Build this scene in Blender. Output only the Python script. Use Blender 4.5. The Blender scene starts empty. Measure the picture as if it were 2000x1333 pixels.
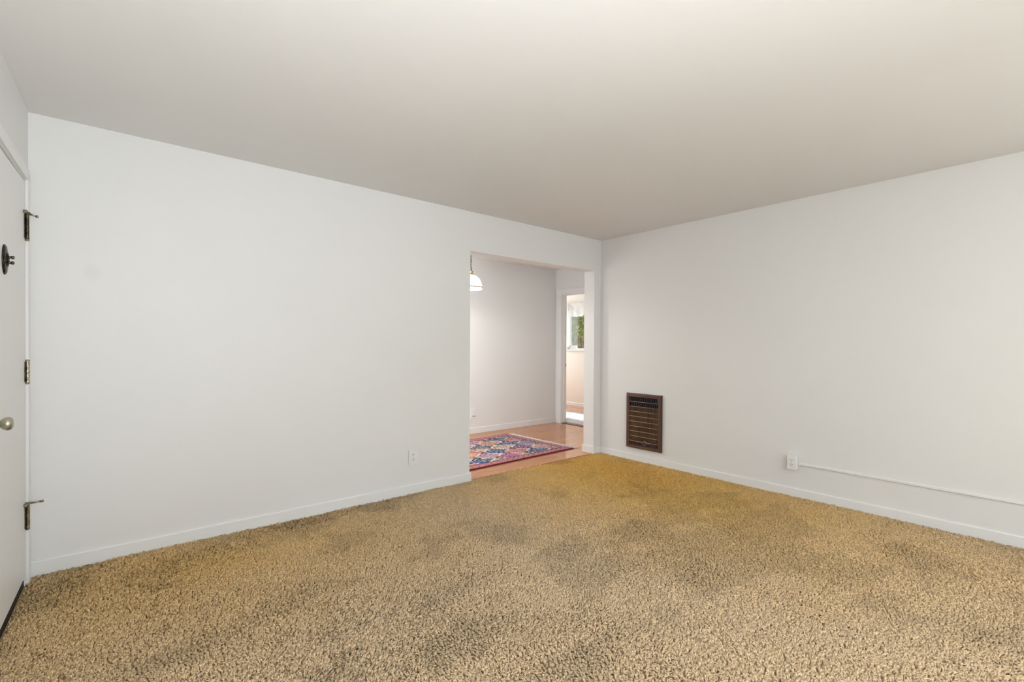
import bpy, bmesh, math, random
import numpy as np
from mathutils import Vector, Matrix

random.seed(7)
rng = np.random.default_rng(11)
SC = bpy.context.scene
COL = SC.collection

# ------------------------------------------------------------------ camera
cam_d = bpy.data.cameras.new('camera')
cam = bpy.data.objects.new('camera', cam_d)
COL.objects.link(cam)
YAW, PITCH, ROLL = math.radians(50.11), math.radians(-0.405), math.radians(0.294)
F = Vector((math.cos(YAW) * math.cos(PITCH), math.sin(YAW) * math.cos(PITCH), math.sin(PITCH)))
r0 = Vector((math.sin(YAW), -math.cos(YAW), 0))
u0 = r0.cross(F)
R = r0 * math.cos(ROLL) + u0 * math.sin(ROLL)
U = -r0 * math.sin(ROLL) + u0 * math.cos(ROLL)
CAM = Vector((0, 0, 1.227))
M = Matrix((R, U, -F)).transposed().to_4x4()
M.translation = CAM
cam.matrix_world = M
cam_d.sensor_fit = 'HORIZONTAL'
cam_d.sensor_width = 36.0
cam_d.lens = 36.0 * 925.2 / 2000.0
cam_d.shift_x = -3.0 / 2000.0
cam_d.shift_y = 15.3 / 2000.0
cam_d.clip_start = 0.02
cam_d.clip_end = 200
SC.camera = cam

# ------------------------------------------------------------------ world, sun, window and fill light, exposure
SC.view_settings.view_transform = 'Standard'
SC.view_settings.look = 'None'
SC.view_settings.gamma = 1.0
SC.view_settings.use_curve_mapping = False
SC.view_settings.exposure = 0.025

world = bpy.data.worlds.new('world')
SC.world = world
world.use_nodes = True
bg = world.node_tree.nodes['Background']
bg.inputs['Color'].default_value = (0.90, 0.95, 1.0, 1)
bg.inputs['Strength'].default_value = 2.2

sun_d = bpy.data.lights.new('sun', 'SUN')
sun = bpy.data.objects.new('sun', sun_d)
COL.objects.link(sun)
sun.rotation_euler = Vector((-0.60, -0.13, -0.79)).to_track_quat('-Z', 'Y').to_euler()
sun_d.energy = 8.0
sun_d.color = (1.0, 0.95, 0.86)
sun_d.angle = math.radians(0.6)


def area(name, loc, direction, sx, sy, energy, color):
    d = bpy.data.lights.new(name, 'AREA')
    d.shape = 'RECTANGLE'
    d.size, d.size_y = sx, sy
    d.energy = energy
    d.color = color
    o = bpy.data.objects.new(name, d)
    COL.objects.link(o)
    o.location = loc
    o.rotation_euler = Vector(direction).to_track_quat('-Z', 'Y').to_euler()
    return o


DAY = (0.84, 0.925, 1.0)
# daylight entering by the window behind the viewer
area('daylight_front_window', (0.85, -2.66, 1.54), (0.05, 1, -0.04), 2.45, 1.12, 48, DAY)
# unseen fill lights added to brighten the rooms
area('side_fill', (4.24, -1.75, 1.45), (-1, 0, 0), 1.1, 1.25, 26, DAY)  # added side fill to lift the door and the left of the ceiling
area('ceiling_fill', (0.50, -0.20, 1.0), (-0.50, 0.20, 1), 0.6, 0.6, 46, (0.92, 0.96, 1.0))  # added fill aimed up to brighten the ceiling
area('dining_fill', (0.66, 4.55, 1.45), (1, 0, 0), 1.3, 1.25, 4, (0.95, 0.98, 1.0))  # added fill from the unseen end of the dining room
area('dining_wall_fill', (2.02, 3.76, 1.45), (0.04, 1, 0), 0.75, 1.5, 30, (0.95, 0.985, 1.0))  # added to brighten the far dining wall; no lamp stands there
area('bedroom_fill', (6.35, 8.10, 1.45), (0, -1, 0), 1.3, 1.3, 26, (0.93, 0.97, 1.0))  # added bedroom fill at the hidden end wall

# ------------------------------------------------------------------ room measures (metres)
YA, XB, XL = 3.553, 4.282, -0.360        # long wall, right wall, left corner
ANG = math.radians(1.19)                  # the left wall runs a little off square
CEIL = 2.44
OX0, OX1, OZ = 2.455, 4.163, 2.082        # opening in the long wall
YW = 3.703                                # its far face
YD, XD = 5.406, 5.399                     # dining room far wall and side wall
XD2 = 5.499
XE = 7.172                                # bedroom wall with the window
YF = -2.70                                # wall behind the camera


# ------------------------------------------------------------------ materials
def mat(name, color=(0.8, 0.8, 0.8), rough=0.5, metal=0.0, spec=0.5):
    m = bpy.data.materials.new(name)
    m.use_nodes = True
    b = m.node_tree.nodes['Principled BSDF']
    b.inputs['Base Color'].default_value = (*color, 1)
    b.inputs['Roughness'].default_value = rough
    b.inputs['Metallic'].default_value = metal
    b.inputs['Specular IOR Level'].default_value = spec
    return m


def N(m, t, **kw):
    n = m.node_tree.nodes.new(t)
    for k, v in kw.items():
        setattr(n, k, v)
    return n


def lk(m, a, b):
    m.node_tree.links.new(a, b)


def bsdf(m):
    return m.node_tree.nodes['Principled BSDF']


def noise_tint(m, c0, c1, scale=2.0, detail=4.0, bump=None, bump_scale=200, bump_dist=0.0006, stretch=(1, 1, 1)):
    tc = N(m, 'ShaderNodeTexCoord')
    mp = N(m, 'ShaderNodeMapping')
    mp.inputs['Scale'].default_value = stretch
    lk(m, tc.outputs['Object'], mp.inputs['Vector'])
    no = N(m, 'ShaderNodeTexNoise')
    no.inputs['Scale'].default_value = scale
    no.inputs['Detail'].default_value = detail
    lk(m, mp.outputs['Vector'], no.inputs['Vector'])
    cr = N(m, 'ShaderNodeValToRGB')
    cr.color_ramp.elements[0].position = 0.3
    cr.color_ramp.elements[1].position = 0.7
    cr.color_ramp.elements[0].color = (*c0, 1)
    cr.color_ramp.elements[1].color = (*c1, 1)
    lk(m, no.outputs['Fac'], cr.inputs['Fac'])
    lk(m, cr.outputs['Color'], bsdf(m).inputs['Base Color'])
    if bump:
        n2 = N(m, 'ShaderNodeTexNoise')
        n2.inputs['Scale'].default_value = bump_scale
        n2.inputs['Detail'].default_value = 3
        lk(m, tc.outputs['Object'], n2.inputs['Vector'])
        bp = N(m, 'ShaderNodeBump')
        bp.inputs['Strength'].default_value = bump
        bp.inputs['Distance'].default_value = bump_dist
        lk(m, n2.outputs['Fac'], bp.inputs['Height'])
        lk(m, bp.outputs['Normal'], bsdf(m).inputs['Normal'])
    return cr


WALLC = (0.825, 0.822, 0.805)
m_wall = mat('wall_paint', WALLC, 0.55, spec=0.25)
noise_tint(m_wall, (0.815, 0.812, 0.795), (0.835, 0.832, 0.815), 0.9, 3, 0.12, 90)
m_wallA = mat('long_wall_paint', WALLC, 0.50, spec=0.3)
crA = noise_tint(m_wallA, (0.815, 0.812, 0.798), (0.835, 0.832, 0.818), 0.9, 3, 0.12, 90)
# a small round patch of touched-up paint on the long wall
tcA = N(m_wallA, 'ShaderNodeTexCoord')
vd = N(m_wallA, 'ShaderNodeVectorMath', operation='DISTANCE')
vd.inputs[1].default_value = (-0.109 * 1.3, YA, 1.626)
vsA = N(m_wallA, 'ShaderNodeVectorMath', operation='MULTIPLY')
vsA.inputs[1].default_value = (1.3, 1, 1)
lk(m_wallA, tcA.outputs['Object'], vsA.inputs[0])
lk(m_wallA, vsA.outputs['Vector'], vd.inputs[0])
mrA = N(m_wallA, 'ShaderNodeMapRange')
mrA.inputs['From Min'].default_value = 0.035
mrA.inputs['From Max'].default_value = 0.055
mrA.inputs['To Min'].default_value = 0.965
mrA.inputs['To Max'].default_value = 1.0
lk(m_wallA, vd.outputs['Value'], mrA.inputs['Value'])
mxA = N(m_wallA, 'ShaderNodeVectorMath', operation='SCALE')
lk(m_wallA, crA.outputs['Color'], mxA.inputs[0])
lk(m_wallA, mrA.outputs['Result'], mxA.inputs['Scale'])
lk(m_wallA, mxA.outputs['Vector'], bsdf(m_wallA).inputs['Base Color'])
m_ceil = mat('ceiling_paint', (0.80, 0.79, 0.77), 0.8, spec=0.15)
noise_tint(m_ceil, (0.825, 0.82, 0.81), (0.845, 0.84, 0.83), 1.2, 3, 0.15, 120)
m_trim = mat('white_trim_paint', (0.86, 0.86, 0.85), 0.35, spec=0.4)
noise_tint(m_trim, (0.85, 0.85, 0.84), (0.87, 0.87, 0.86), 3, 2)
m_door = mat('white_door_paint', (0.86, 0.855, 0.84), 0.4, spec=0.4)
noise_tint(m_door, (0.85, 0.845, 0.83), (0.87, 0.865, 0.85), 2, 2)
m_dark = mat('dark_gap', (0.012, 0.011, 0.010), 0.8)
m_plastic = mat('white_plastic', (0.86, 0.86, 0.85), 0.3)
noise_tint(m_plastic, (0.85, 0.85, 0.84), (0.87, 0.87, 0.86), 30, 2)
m_slot = mat('slot_dark', (0.02, 0.02, 0.02), 0.6)
m_brass_dark = mat('aged_dark_brass', (0.05, 0.042, 0.03), 0.35, 0.85)
noise_tint(m_brass_dark, (0.02, 0.017, 0.013), (0.16, 0.13, 0.085), 60, 5)
m_blackened = mat('blackened_brass', (0.03, 0.026, 0.02), 0.32, 0.8)
noise_tint(m_blackened, (0.008, 0.007, 0.006), (0.055, 0.047, 0.034), 70, 5)
m_brass_worn = mat('worn_brass', (0.38, 0.33, 0.22), 0.28, 0.9)
noise_tint(m_brass_worn, (0.05, 0.04, 0.026), (0.60, 0.53, 0.39), 85, 5)
m_brass = mat('polished_brass', (0.55, 0.45, 0.24), 0.25, 0.95)
noise_tint(m_brass, (0.45, 0.36, 0.18), (0.62, 0.52, 0.30), 40, 3)
m_knob = mat('dull_brass_knob', (0.42, 0.40, 0.31), 0.30, 0.85)
noise_tint(m_knob, (0.36, 0.34, 0.26), (0.50, 0.48, 0.38), 25, 3)
m_steel = mat('grey_metal', (0.45, 0.45, 0.45), 0.35, 0.9)
m_heater = mat('brown_enamel', (0.10, 0.042, 0.024), 0.42)
noise_tint(m_heater, (0.085, 0.034, 0.018), (0.13, 0.056, 0.032), 8, 4, stretch=(1, 1, 0.15))
m_heater_side = mat('heater_case_black', (0.02, 0.017, 0.015), 0.5)
m_black = mat('heater_inside_black', (0.008, 0.007, 0.007), 0.6)
m_radiant = mat('heater_bronze_back', (0.17, 0.10, 0.055), 0.38, 0.6)
noise_tint(m_radiant, (0.05, 0.028, 0.016), (0.20, 0.115, 0.058), 7, 4, stretch=(1, 1, 0.4))
m_wire = mat('heater_wire', (0.36, 0.27, 0.20), 0.35, 0.7)
m_wire_dark = mat('heater_wire_dark', (0.22, 0.155, 0.115), 0.35, 0.7)
m_louver = mat('heater_louver', (0.075, 0.065, 0.075), 0.3, 0.6)


def glassy(name, color, rough, trans):
    """thin pane: mostly clear, with a weak reflection"""
    m = bpy.data.materials.new(name)
    m.use_nodes = True
    nt = m.node_tree
    nt.nodes.clear()
    out = N(m, 'ShaderNodeOutputMaterial')
    mx = N(m, 'ShaderNodeMixShader')
    tr = N(m, 'ShaderNodeBsdfTransparent')
    tr.inputs['Color'].default_value = (*color, 1)
    gl = N(m, 'ShaderNodeBsdfGlossy')
    gl.inputs['Roughness'].default_value = rough
    mx.inputs['Fac'].default_value = 1 - trans
    lk(m, tr.outputs[0], mx.inputs[1])
    lk(m, gl.outputs[0], mx.inputs[2])
    lk(m, mx.outputs[0], out.inputs['Surface'])
    return m


m_glass = glassy('window_glass', (0.97, 0.99, 0.98), 0.02, 0.94)


def gauze(name, color, alpha, translucent=0.5):
    m = bpy.data.materials.new(name)
    m.use_nodes = True
    nt = m.node_tree
    nt.nodes.clear()
    out = N(m, 'ShaderNodeOutputMaterial')
    tr = N(m, 'ShaderNodeBsdfTransparent')
    df = N(m, 'ShaderNodeBsdfDiffuse')
    tl = N(m, 'ShaderNodeBsdfTranslucent')
    df.inputs['Color'].default_value = (*color, 1)
    tl.inputs['Color'].default_value = (*color, 1)
    a = N(m, 'ShaderNodeMixShader')
    a.inputs['Fac'].default_value = translucent
    lk(m, df.outputs[0], a.inputs[1])
    lk(m, tl.outputs[0], a.inputs[2])
    b = N(m, 'ShaderNodeMixShader')
    b.inputs['Fac'].default_value = alpha
    lk(m, tr.outputs[0], b.inputs[1])
    lk(m, a.outputs[0], b.inputs[2])
    lk(m, b.outputs[0], out.inputs['Surface'])
    return m


m_sheer = gauze('sheer_white_cloth', (0.92, 0.92, 0.92), 0.80, 0.55)
m_tail = gauze('white_curtain_cloth', (0.93, 0.93, 0.93), 0.97, 0.45)
m_screen = gauze('insect_screen', (0.40, 0.43, 0.43), 0.28, 0.3)

m_shade = mat('white_glass_shade', (0.95, 0.94, 0.90), 0.15)
bsdf(m_shade).inputs['Emission Color'].default_value = (1.0, 0.97, 0.90, 1)
bsdf(m_shade).inputs['Emission Strength'].default_value = 1.3
m_bulb = mat('bulb_glow', (1, 1, 1), 0.3)
bsdf(m_bulb).inputs['Emission Color'].default_value = (1.0, 0.93, 0.80, 1)
bsdf(m_bulb).inputs['Emission Strength'].default_value = 12.0

# wood laminate, one tone per plank
m_wood = mat('orange_laminate', (0.5, 0.25, 0.1), 0.11, spec=0.45)
tcw = N(m_wood, 'ShaderNodeTexCoord')
oi = N(m_wood, 'ShaderNodeObjectInfo')
mpw = N(m_wood, 'ShaderNodeMapping')
mpw.inputs['Scale'].default_value = (1.2, 22, 4)
lk(m_wood, tcw.outputs['Object'], mpw.inputs['Vector'])
ad = N(m_wood, 'ShaderNodeVectorMath', operation='ADD')
lk(m_wood, mpw.outputs['Vector'], ad.inputs[0])
lk(m_wood, oi.outputs['Location'], ad.inputs[1])
now = N(m_wood, 'ShaderNodeTexNoise')
now.inputs['Scale'].default_value = 1.6
now.inputs['Detail'].default_value = 6
now.inputs['Distortion'].default_value = 0.6
lk(m_wood, ad.outputs['Vector'], now.inputs['Vector'])
crw = N(m_wood, 'ShaderNodeValToRGB')
crw.color_ramp.elements[0].position = 0.3
crw.color_ramp.elements[1].position = 0.75
crw.color_ramp.elements[0].color = (0.48, 0.175, 0.055, 1)
crw.color_ramp.elements[1].color = (0.66, 0.285, 0.105, 1)
lk(m_wood, now.outputs['Fac'], crw.inputs['Fac'])
mrw = N(m_wood, 'ShaderNodeMapRange')
mrw.inputs['To Min'].default_value = 0.90
mrw.inputs['To Max'].default_value = 1.10
lk(m_wood, oi.outputs['Random'], mrw.inputs['Value'])
scw = N(m_wood, 'ShaderNodeVectorMath', operation='SCALE')
lk(m_wood, crw.outputs['Color'], scw.inputs[0])
lk(m_wood, mrw.outputs['Result'], scw.inputs['Scale'])
lk(m_wood, scw.outputs['Vector'], bsdf(m_wood).inputs['Base Color'])


def carpet_colors(m, mult):
    """beige yarn; warm pendant light is painted in as gold towards the far right corner"""
    geo = N(m, 'ShaderNodeNewGeometry')
    n1 = N(m, 'ShaderNodeTexNoise')
    n1.inputs['Scale'].default_value = 1.6
    n1.inputs['Detail'].default_value = 4
    lk(m, geo.outputs['Position'], n1.inputs['Vector'])
    dist = N(m, 'ShaderNodeVectorMath', operation='DISTANCE')
    dist.inputs[1].default_value = (3.75 * 1.45, 3.0 * 0.80, 0)
    mulv = N(m, 'ShaderNodeVectorMath', operation='MULTIPLY')
    mulv.inputs[1].default_value = (1.45, 0.80, 0)
    lk(m, geo.outputs['Position'], mulv.inputs[0])
    lk(m, mulv.outputs['Vector'], dist.inputs[0])
    # a second, weaker golden patch along the long wall
    d2_ = N(m, 'ShaderNodeVectorMath', operation='DISTANCE')
    d2_.inputs[1].default_value = (0.35 * 0.8, 3.15 * 1.3, 0)
    mu2 = N(m, 'ShaderNodeVectorMath', operation='MULTIPLY')
    mu2.inputs[1].default_value = (0.8, 1.3, 0)
    lk(m, geo.outputs['Position'], mu2.inputs[0])
    lk(m, mu2.outputs['Vector'], d2_.inputs[0])
    of2 = N(m, 'ShaderNodeMath', operation='ADD')
    of2.inputs[1].default_value = 1.15
    lk(m, d2_.outputs['Value'], of2.inputs[0])
    mn = N(m, 'ShaderNodeMath', operation='MINIMUM')
    lk(m, dist.outputs['Value'], mn.inputs[0])
    lk(m, of2.outputs['Value'], mn.inputs[1])
    ma = N(m, 'ShaderNodeMath', operation='MULTIPLY_ADD')
    ma.inputs[1].default_value = 0.7
    lk(m, n1.outputs['Fac'], ma.inputs[0])
    lk(m, mn.outputs['Value'], ma.inputs[2])
    ramp = N(m, 'ShaderNodeValToRGB')
    mr = N(m, 'ShaderNodeMapRange')
    mr.inputs['From Min'].default_value = 0.45
    mr.inputs['From Max'].default_value = 3.1
    lk(m, ma.outputs['Value'], mr.inputs['Value'])
    lk(m, mr.outputs['Result'], ramp.inputs['Fac'])
    e = ramp.color_ramp.elements
    stops = [(0.0, CG0), (0.30, CG1), (0.62, CG2), (1.0, CG3)]
    e[0].position = stops[0][0]
    e[0].color = (*stops[0][1], 1)
    e[1].position = stops[-1][0]
    e[1].color = (*stops[-1][1], 1)
    for p, c in stops[1:-1]:
        x = e.new(p)
        x.color = (*c, 1)
    at = N(m, 'ShaderNodeAttribute')
    at.attribute_name = 'yarn'
    sc = N(m, 'ShaderNodeVectorMath', operation='SCALE')
    lk(m, ramp.outputs['Color'], sc.inputs[0])
    if mult is None:
        lk(m, at.outputs['Fac'], sc.inputs['Scale'])
    else:
        sc.inputs['Scale'].default_value = mult
    lk(m, sc.outputs['Vector'], bsdf(m).inputs['Base Color'])


CG0 = (0.88, 0.535, 0.15)  # gold stops: warm lamp light painted into the yarn colour
CG1 = (0.85, 0.555, 0.205)
CG2 = (0.82, 0.58, 0.31)
CG3 = (0.78, 0.59, 0.38)
m_pile = mat('carpet_yarn', (0.5, 0.4, 0.25), 0.9, spec=0.05)
carpet_colors(m_pile, None)
m_backing = mat('carpet_backing', (0.3, 0.22, 0.13), 0.95, spec=0.05)
carpet_colors(m_backing, 0.8)

m_rug = mat('rug_pile', (0.5, 0.3, 0.3), 0.95, spec=0.05)
atr = N(m_rug, 'ShaderNodeAttribute')
atr.attribute_name = 'dye'
lk(m_rug, atr.outputs['Color'], bsdf(m_rug).inputs['Base Color'])
m_rug_edge = mat('rug_maroon_edge', (0.16, 0.008, 0.028), 0.85)
noise_tint(m_rug_edge, (0.11, 0.006, 0.02), (0.22, 0.012, 0.04), 80, 2)
m_fringe = mat('rug_fringe_cotton', (0.86, 0.83, 0.77), 0.9)
noise_tint(m_fringe, (0.82, 0.78, 0.71), (0.91, 0.89, 0.85), 60, 2)

m_shag = mat('white_shag', (0.88, 0.86, 0.87), 0.95, spec=0.05)
noise_tint(m_shag, (0.84, 0.82, 0.83), (0.90, 0.89, 0.90), 7, 3)
m_bedwall = mat('bedroom_cream_paint', (0.84, 0.79, 0.72), 0.6)
noise_tint(m_bedwall, (0.83, 0.78, 0.71), (0.85, 0.80, 0.73), 1.5, 2)
m_leaf_bright = mat('leaf_yellow_green', (0.22, 0.28, 0.03), 0.55)
noise_tint(m_leaf_bright, (0.05, 0.08, 0.008), (0.42, 0.42, 0.05), 9, 3)
m_leaf_grey = mat('leaf_grey_green', (0.16, 0.2, 0.12), 0.6)
noise_tint(m_leaf_grey, (0.08, 0.10, 0.05), (0.24, 0.29, 0.18), 9, 3)
m_bark = mat('bark', (0.16, 0.10, 0.06), 0.9)
noise_tint(m_bark, (0.07, 0.045, 0.03), (0.28, 0.19, 0.11), 14, 5)
m_dry = mat('dry_leaf', (0.22, 0.14, 0.07), 0.8)
noise_tint(m_dry, (0.12, 0.075, 0.035), (0.36, 0.25, 0.14), 11, 3)
m_ground = mat('yard_ground', (0.22, 0.18, 0.12), 0.95)
noise_tint(m_ground, (0.16, 0.13, 0.08), (0.28, 0.25, 0.15), 3, 5)


# ------------------------------------------------------------------ mesh helpers
def box(bm, x0, x1, y0, y1, z0, z1):
    v = [bm.verts.new(p) for p in ((x0, y0, z0), (x1, y0, z0), (x1, y1, z0), (x0, y1, z0),
                                   (x0, y0, z1), (x1, y0, z1), (x1, y1, z1), (x0, y1, z1))]
    for f in ((0, 3, 2, 1), (4, 5, 6, 7), (0, 1, 5, 4), (1, 2, 6, 5), (2, 3, 7, 6), (3, 0, 4, 7)):
        bm.faces.new([v[i] for i in f])


def extrude_profile(bm, prof, axis_from, axis_to, place):
    """prof: list of (a, b); place(a, b, t) -> point"""
    n = len(prof)
    A = [bm.verts.new(place(a, b, axis_from)) for a, b in prof]
    B = [bm.verts.new(place(a, b, axis_to)) for a, b in prof]
    for i in range(n):
        j = (i + 1) % n
        bm.faces.new((A[i], A[j], B[j], B[i]))
    bm.faces.new(A[::-1])
    bm.faces.new(B)
    return A, B


def tube(bm, pts, rad, n=8, caps=True):
    """round bar through points; rad a number or one per point"""
    pts = [Vector(p) for p in pts]
    rings = []
    up = None
    for i, p in enumerate(pts):
        a = pts[max(0, i - 1)]
        b = pts[min(len(pts) - 1, i + 1)]
        d = (b - a).normalized()
        if up is None:
            up = Vector((0, 0, 1)) if abs(d.z) < 0.9 else Vector((1, 0, 0))
        s = d.cross(up).normalized()
        up = s.cross(d).normalized()
        rr = rad[i] if isinstance(rad, (list, tuple)) else rad
        rings.append([bm.verts.new(p + (s * math.cos(k * 2 * math.pi / n) + up * math.sin(k * 2 * math.pi / n)) * rr) for k in range(n)])
    for i in range(len(rings) - 1):
        for k in range(n):
            bm.faces.new((rings[i][k], rings[i][(k + 1) % n], rings[i + 1][(k + 1) % n], rings[i + 1][k]))
    if caps:
        bm.faces.new(rings[0][::-1])
        bm.faces.new(rings[-1])


def lathe(bm, prof, n=24, origin=(0, 0, 0), axis='z', squash=(1, 1)):
    """prof: (radius, height) along axis"""
    o = Vector(origin)
    rings = []
    for r, h in prof:
        ring = []
        for k in range(n):
            a = 2 * math.pi * k / n
            c, s = r * math.cos(a) * squash[0], r * math.sin(a) * squash[1]
            p = {'z': Vector((c, s, h)), 'x': Vector((h, c, s)), 'y': Vector((c, h, s))}[axis]
            ring.append(bm.verts.new(o + p))
        rings.append(ring)
    for i in range(len(rings) - 1):
        for k in range(n):
            bm.faces.new((rings[i][k], rings[i][(k + 1) % n], rings[i + 1][(k + 1) % n], rings[i + 1][k]))
    if prof[0][0] > 1e-5:
        bm.faces.new(rings[0][::-1])
    if prof[-1][0] > 1e-5:
        bm.faces.new(rings[-1])


def obj(name, bm, m, parent=None, smooth=False, bevel=0.0, seg=2):
    bmesh.ops.remove_doubles(bm, verts=bm.verts, dist=1e-6)
    bmesh.ops.recalc_face_normals(bm, faces=bm.faces)
    me = bpy.data.meshes.new(name)
    bm.to_mesh(me)
    bm.free()
    if smooth:
        me.shade_smooth()
    for mm in (m if isinstance(m, (list, tuple)) else [m]):
        me.materials.append(mm)
    o = bpy.data.objects.new(name, me)
    COL.objects.link(o)
    if parent is not None:
        o.parent = parent
    if bevel:
        md = o.modifiers.new('bevel', 'BEVEL')
        md.width = bevel
        md.segments = seg
        md.limit_method = 'ANGLE'
    return o


def boxes(*bs):
    bm = bmesh.new()
    for b in bs:
        box(bm, *b)
    return bm


def tag(o, label, cat=None, group=None, kind=None):
    o['label'] = label
    if cat:
        o['category'] = cat
    if group:
        o['group'] = group
    if kind:
        o['kind'] = kind
    return o


def structure(name, bm, m, label, cat, **kw):
    return tag(obj(name, bm, m, **kw), label, cat, kind='structure')


def empty(name, loc=(0, 0, 0), rz=0.0):
    o = bpy.data.objects.new(name, None)
    COL.objects.link(o)
    o.empty_display_size = 0.1
    o.location = loc
    o.rotation_euler = (0, 0, rz)
    return o


# ------------------------------------------------------------------ structure: main room
structure('floor', boxes((-0.75, XB + 0.12, YF - 0.12, 3.560, -0.12, -0.022)), m_backing,
          'subfloor of the main room under the shag carpet', 'floor')
structure('ceiling', boxes((-0.75, XB + 0.12, YF - 0.12, YW - 0.002, CEIL, CEIL + 0.1)), m_ceil,
          'plain off white ceiling over the carpeted main room', 'ceiling')
structure('wall_back', boxes((-0.75, OX0, YA, YW, -0.12, CEIL), (OX1, XD + 0.1, YA, YW, -0.12, CEIL),
                             (OX0, OX1, YA, YW, OZ, CEIL)), m_wallA,
          'long white wall with the wide opening at its right end', 'wall')
structure('wall_right', boxes((XB, XB + 0.12, -1.15, YA - 0.001, -0.12, CEIL), (XB, XB + 0.12, YF, -1.15, -0.12, 0.80),
                              (XB, XB + 0.12, YF, -1.15, 2.10, CEIL), (XB, XB + 0.12, YF, -2.35, 0.80, 2.10)), m_wall,
          'white wall at the right with the brown wall heater', 'wall')
structure('wall_front', boxes((-0.80, -0.40, YF - 0.12, YF, -0.12, CEIL), (2.10, XB + 0.12, YF - 0.12, YF, -0.12, CEIL),
                              (-0.40, 2.10, YF - 0.12, YF, -0.12, 0.94), (-0.40, 2.10, YF - 0.12, YF, 2.16, CEIL)), m_wall,
          'white wall behind the viewer with the wide picture window', 'wall')
for nm, x0, x1, lab in (('window_2', -0.40, 2.10, 'wide picture window in the wall behind the viewer'),):
    w = tag(empty(nm, (0, 0, 0)), lab, 'window', kind='structure')
    bm = boxes((x0, x1, YF - 0.08, YF - 0.03, 0.94, 0.99), (x0, x1, YF - 0.08, YF - 0.03, 2.11, 2.16))
    for xx in (x0, 0.4, 1.25, x1 - 0.05):
        box(bm, xx, xx + 0.05, YF - 0.08, YF - 0.03, 0.99, 2.11)
    obj('window_frame', bm, m_trim, w)
    obj('pane', boxes((x0 + 0.05, x1 - 0.05, YF - 0.06, YF - 0.055, 0.99, 2.11)), m_glass, w)

w = tag(empty('added_window', (XB, 0, 0)), 'added, unseen window in the right wall behind the viewer', 'window', kind='structure')  # added along with the side fill light
obj('window_frame', boxes((0.02, 0.08, -2.35, -1.15, 0.80, 0.85), (0.02, 0.08, -2.35, -1.15, 2.05, 2.10),
                          (0.02, 0.08, -2.35, -2.30, 0.85, 2.05), (0.02, 0.08, -1.20, -1.15, 0.85, 2.05)), m_trim, w)
obj('pane', boxes((0.045, 0.05, -2.30, -1.20, 0.85, 2.05)), m_glass, w)

# left wall in its own frame: x = out of the wall, y = along it (0 at the corner, negative towards the viewer)
DY0, DY1, DTOP = -0.935, -0.103, 2.047
wl = structure('wall_left', boxes((-0.12, 0, -0.092, 0.0, -0.12, CEIL), (-0.12, 0, -6.4, DY0 - 0.012, -0.12, CEIL),
                                  (-0.12, 0, DY0 - 0.012, -0.092, 2.060, CEIL)), m_wall,
               'white wall at the left edge holding the entry door', 'wall')
wl.location = (XL, YA, 0)
wl.rotation_euler = (0, 0, -ANG)

# ------------------------------------------------------------------ baseboards (eased top edge)
def baseboard(name, place, t0, t1, h, m, label, th=0.012):
    prof = [(0, -0.03), (th, -0.03), (th, h - 0.006), (th - 0.0015, h - 0.0025), (th - 0.005, h), (0, h)]
    bm = bmesh.new()
    extrude_profile(bm, prof, t0, t1, place)
    return tag(obj(name, bm, m), label, 'baseboard', kind='structure')


baseboard('baseboard_back', lambda a, b, t: (t, YA - a, b), XL + 0.003, OX0 + 0.012, 0.069, m_trim,
          'low white baseboard along the long wall left of the opening')
baseboard('baseboard_right', lambda a, b, t: (XB - a, t, b), YF, YA, 0.064, m_trim,
          'low white baseboard under the wall heater and raceway')
bm = bmesh.new()
prof = [(0, -0.03), (0.012, -0.03), (0.012, 0.072), (0.0105, 0.0765), (0.007, 0.079), (0, 0.079)]
extrude_profile(bm, prof, YA, YW + 0.012, lambda a, b, t: (OX1 - a, t, b))
extrude_profile(bm, prof, OX1 - 0.012, XB - 0.011, lambda a, b, t: (t, YA - a, b))
tag(obj('baseboard_jamb', bm, m_trim), 'white baseboard wrapping the stub of wall right of the opening', 'baseboard', kind='structure')
bm = bmesh.new()
extrude_profile(bm, prof, YA, YW + 0.012, lambda a, b, t: (OX0 + a, t, b - 0.010))
tag(obj('baseboard_return', bm, m_trim), 'baseboard return on the left jamb of the opening', 'baseboard', kind='structure')

# ------------------------------------------------------------------ dining room and bedroom shells
structure('wall_far', boxes((0.5, XD, YD, YD + 0.12, -0.12, CEIL)), m_wall, 'far white wall of the dining room beyond the opening', 'wall')
DO0, DO1, DOZ = 4.51, 5.271, 2.040
structure('wall_side', boxes((XD, XD2, YW, DO0, -0.12, CEIL), (XD, XD2, DO1, YD + 0.12, -0.12, CEIL),
                             (XD, XD2, DO0, DO1, DOZ, CEIL)), m_wall, 'white dining room wall with the bedroom doorway', 'wall')
structure('wall_end', boxes((0.5, 0.62, YW, 3.90, -0.12, CEIL), (0.5, 0.62, 5.20, YD, -0.12, CEIL),
                            (0.5, 0.62, 3.90, 5.20, -0.12, 0.82), (0.5, 0.62, 3.90, 5.20, 2.08, CEIL)), m_wall,
          'hidden end wall of the dining room with an opening added for the fill light', 'wall')
structure('ceiling.001', boxes((0.5, XD2, YW - 0.002, YD + 0.12, CEIL - 0.004, CEIL + 0.1)), m_ceil, 'off white ceiling over the dining room', 'ceiling')
baseboard('baseboard_far', lambda a, b, t: (t, YD - a, b), 0.62, XD, 0.080, m_trim, 'white baseboard along the far dining room wall')

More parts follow.
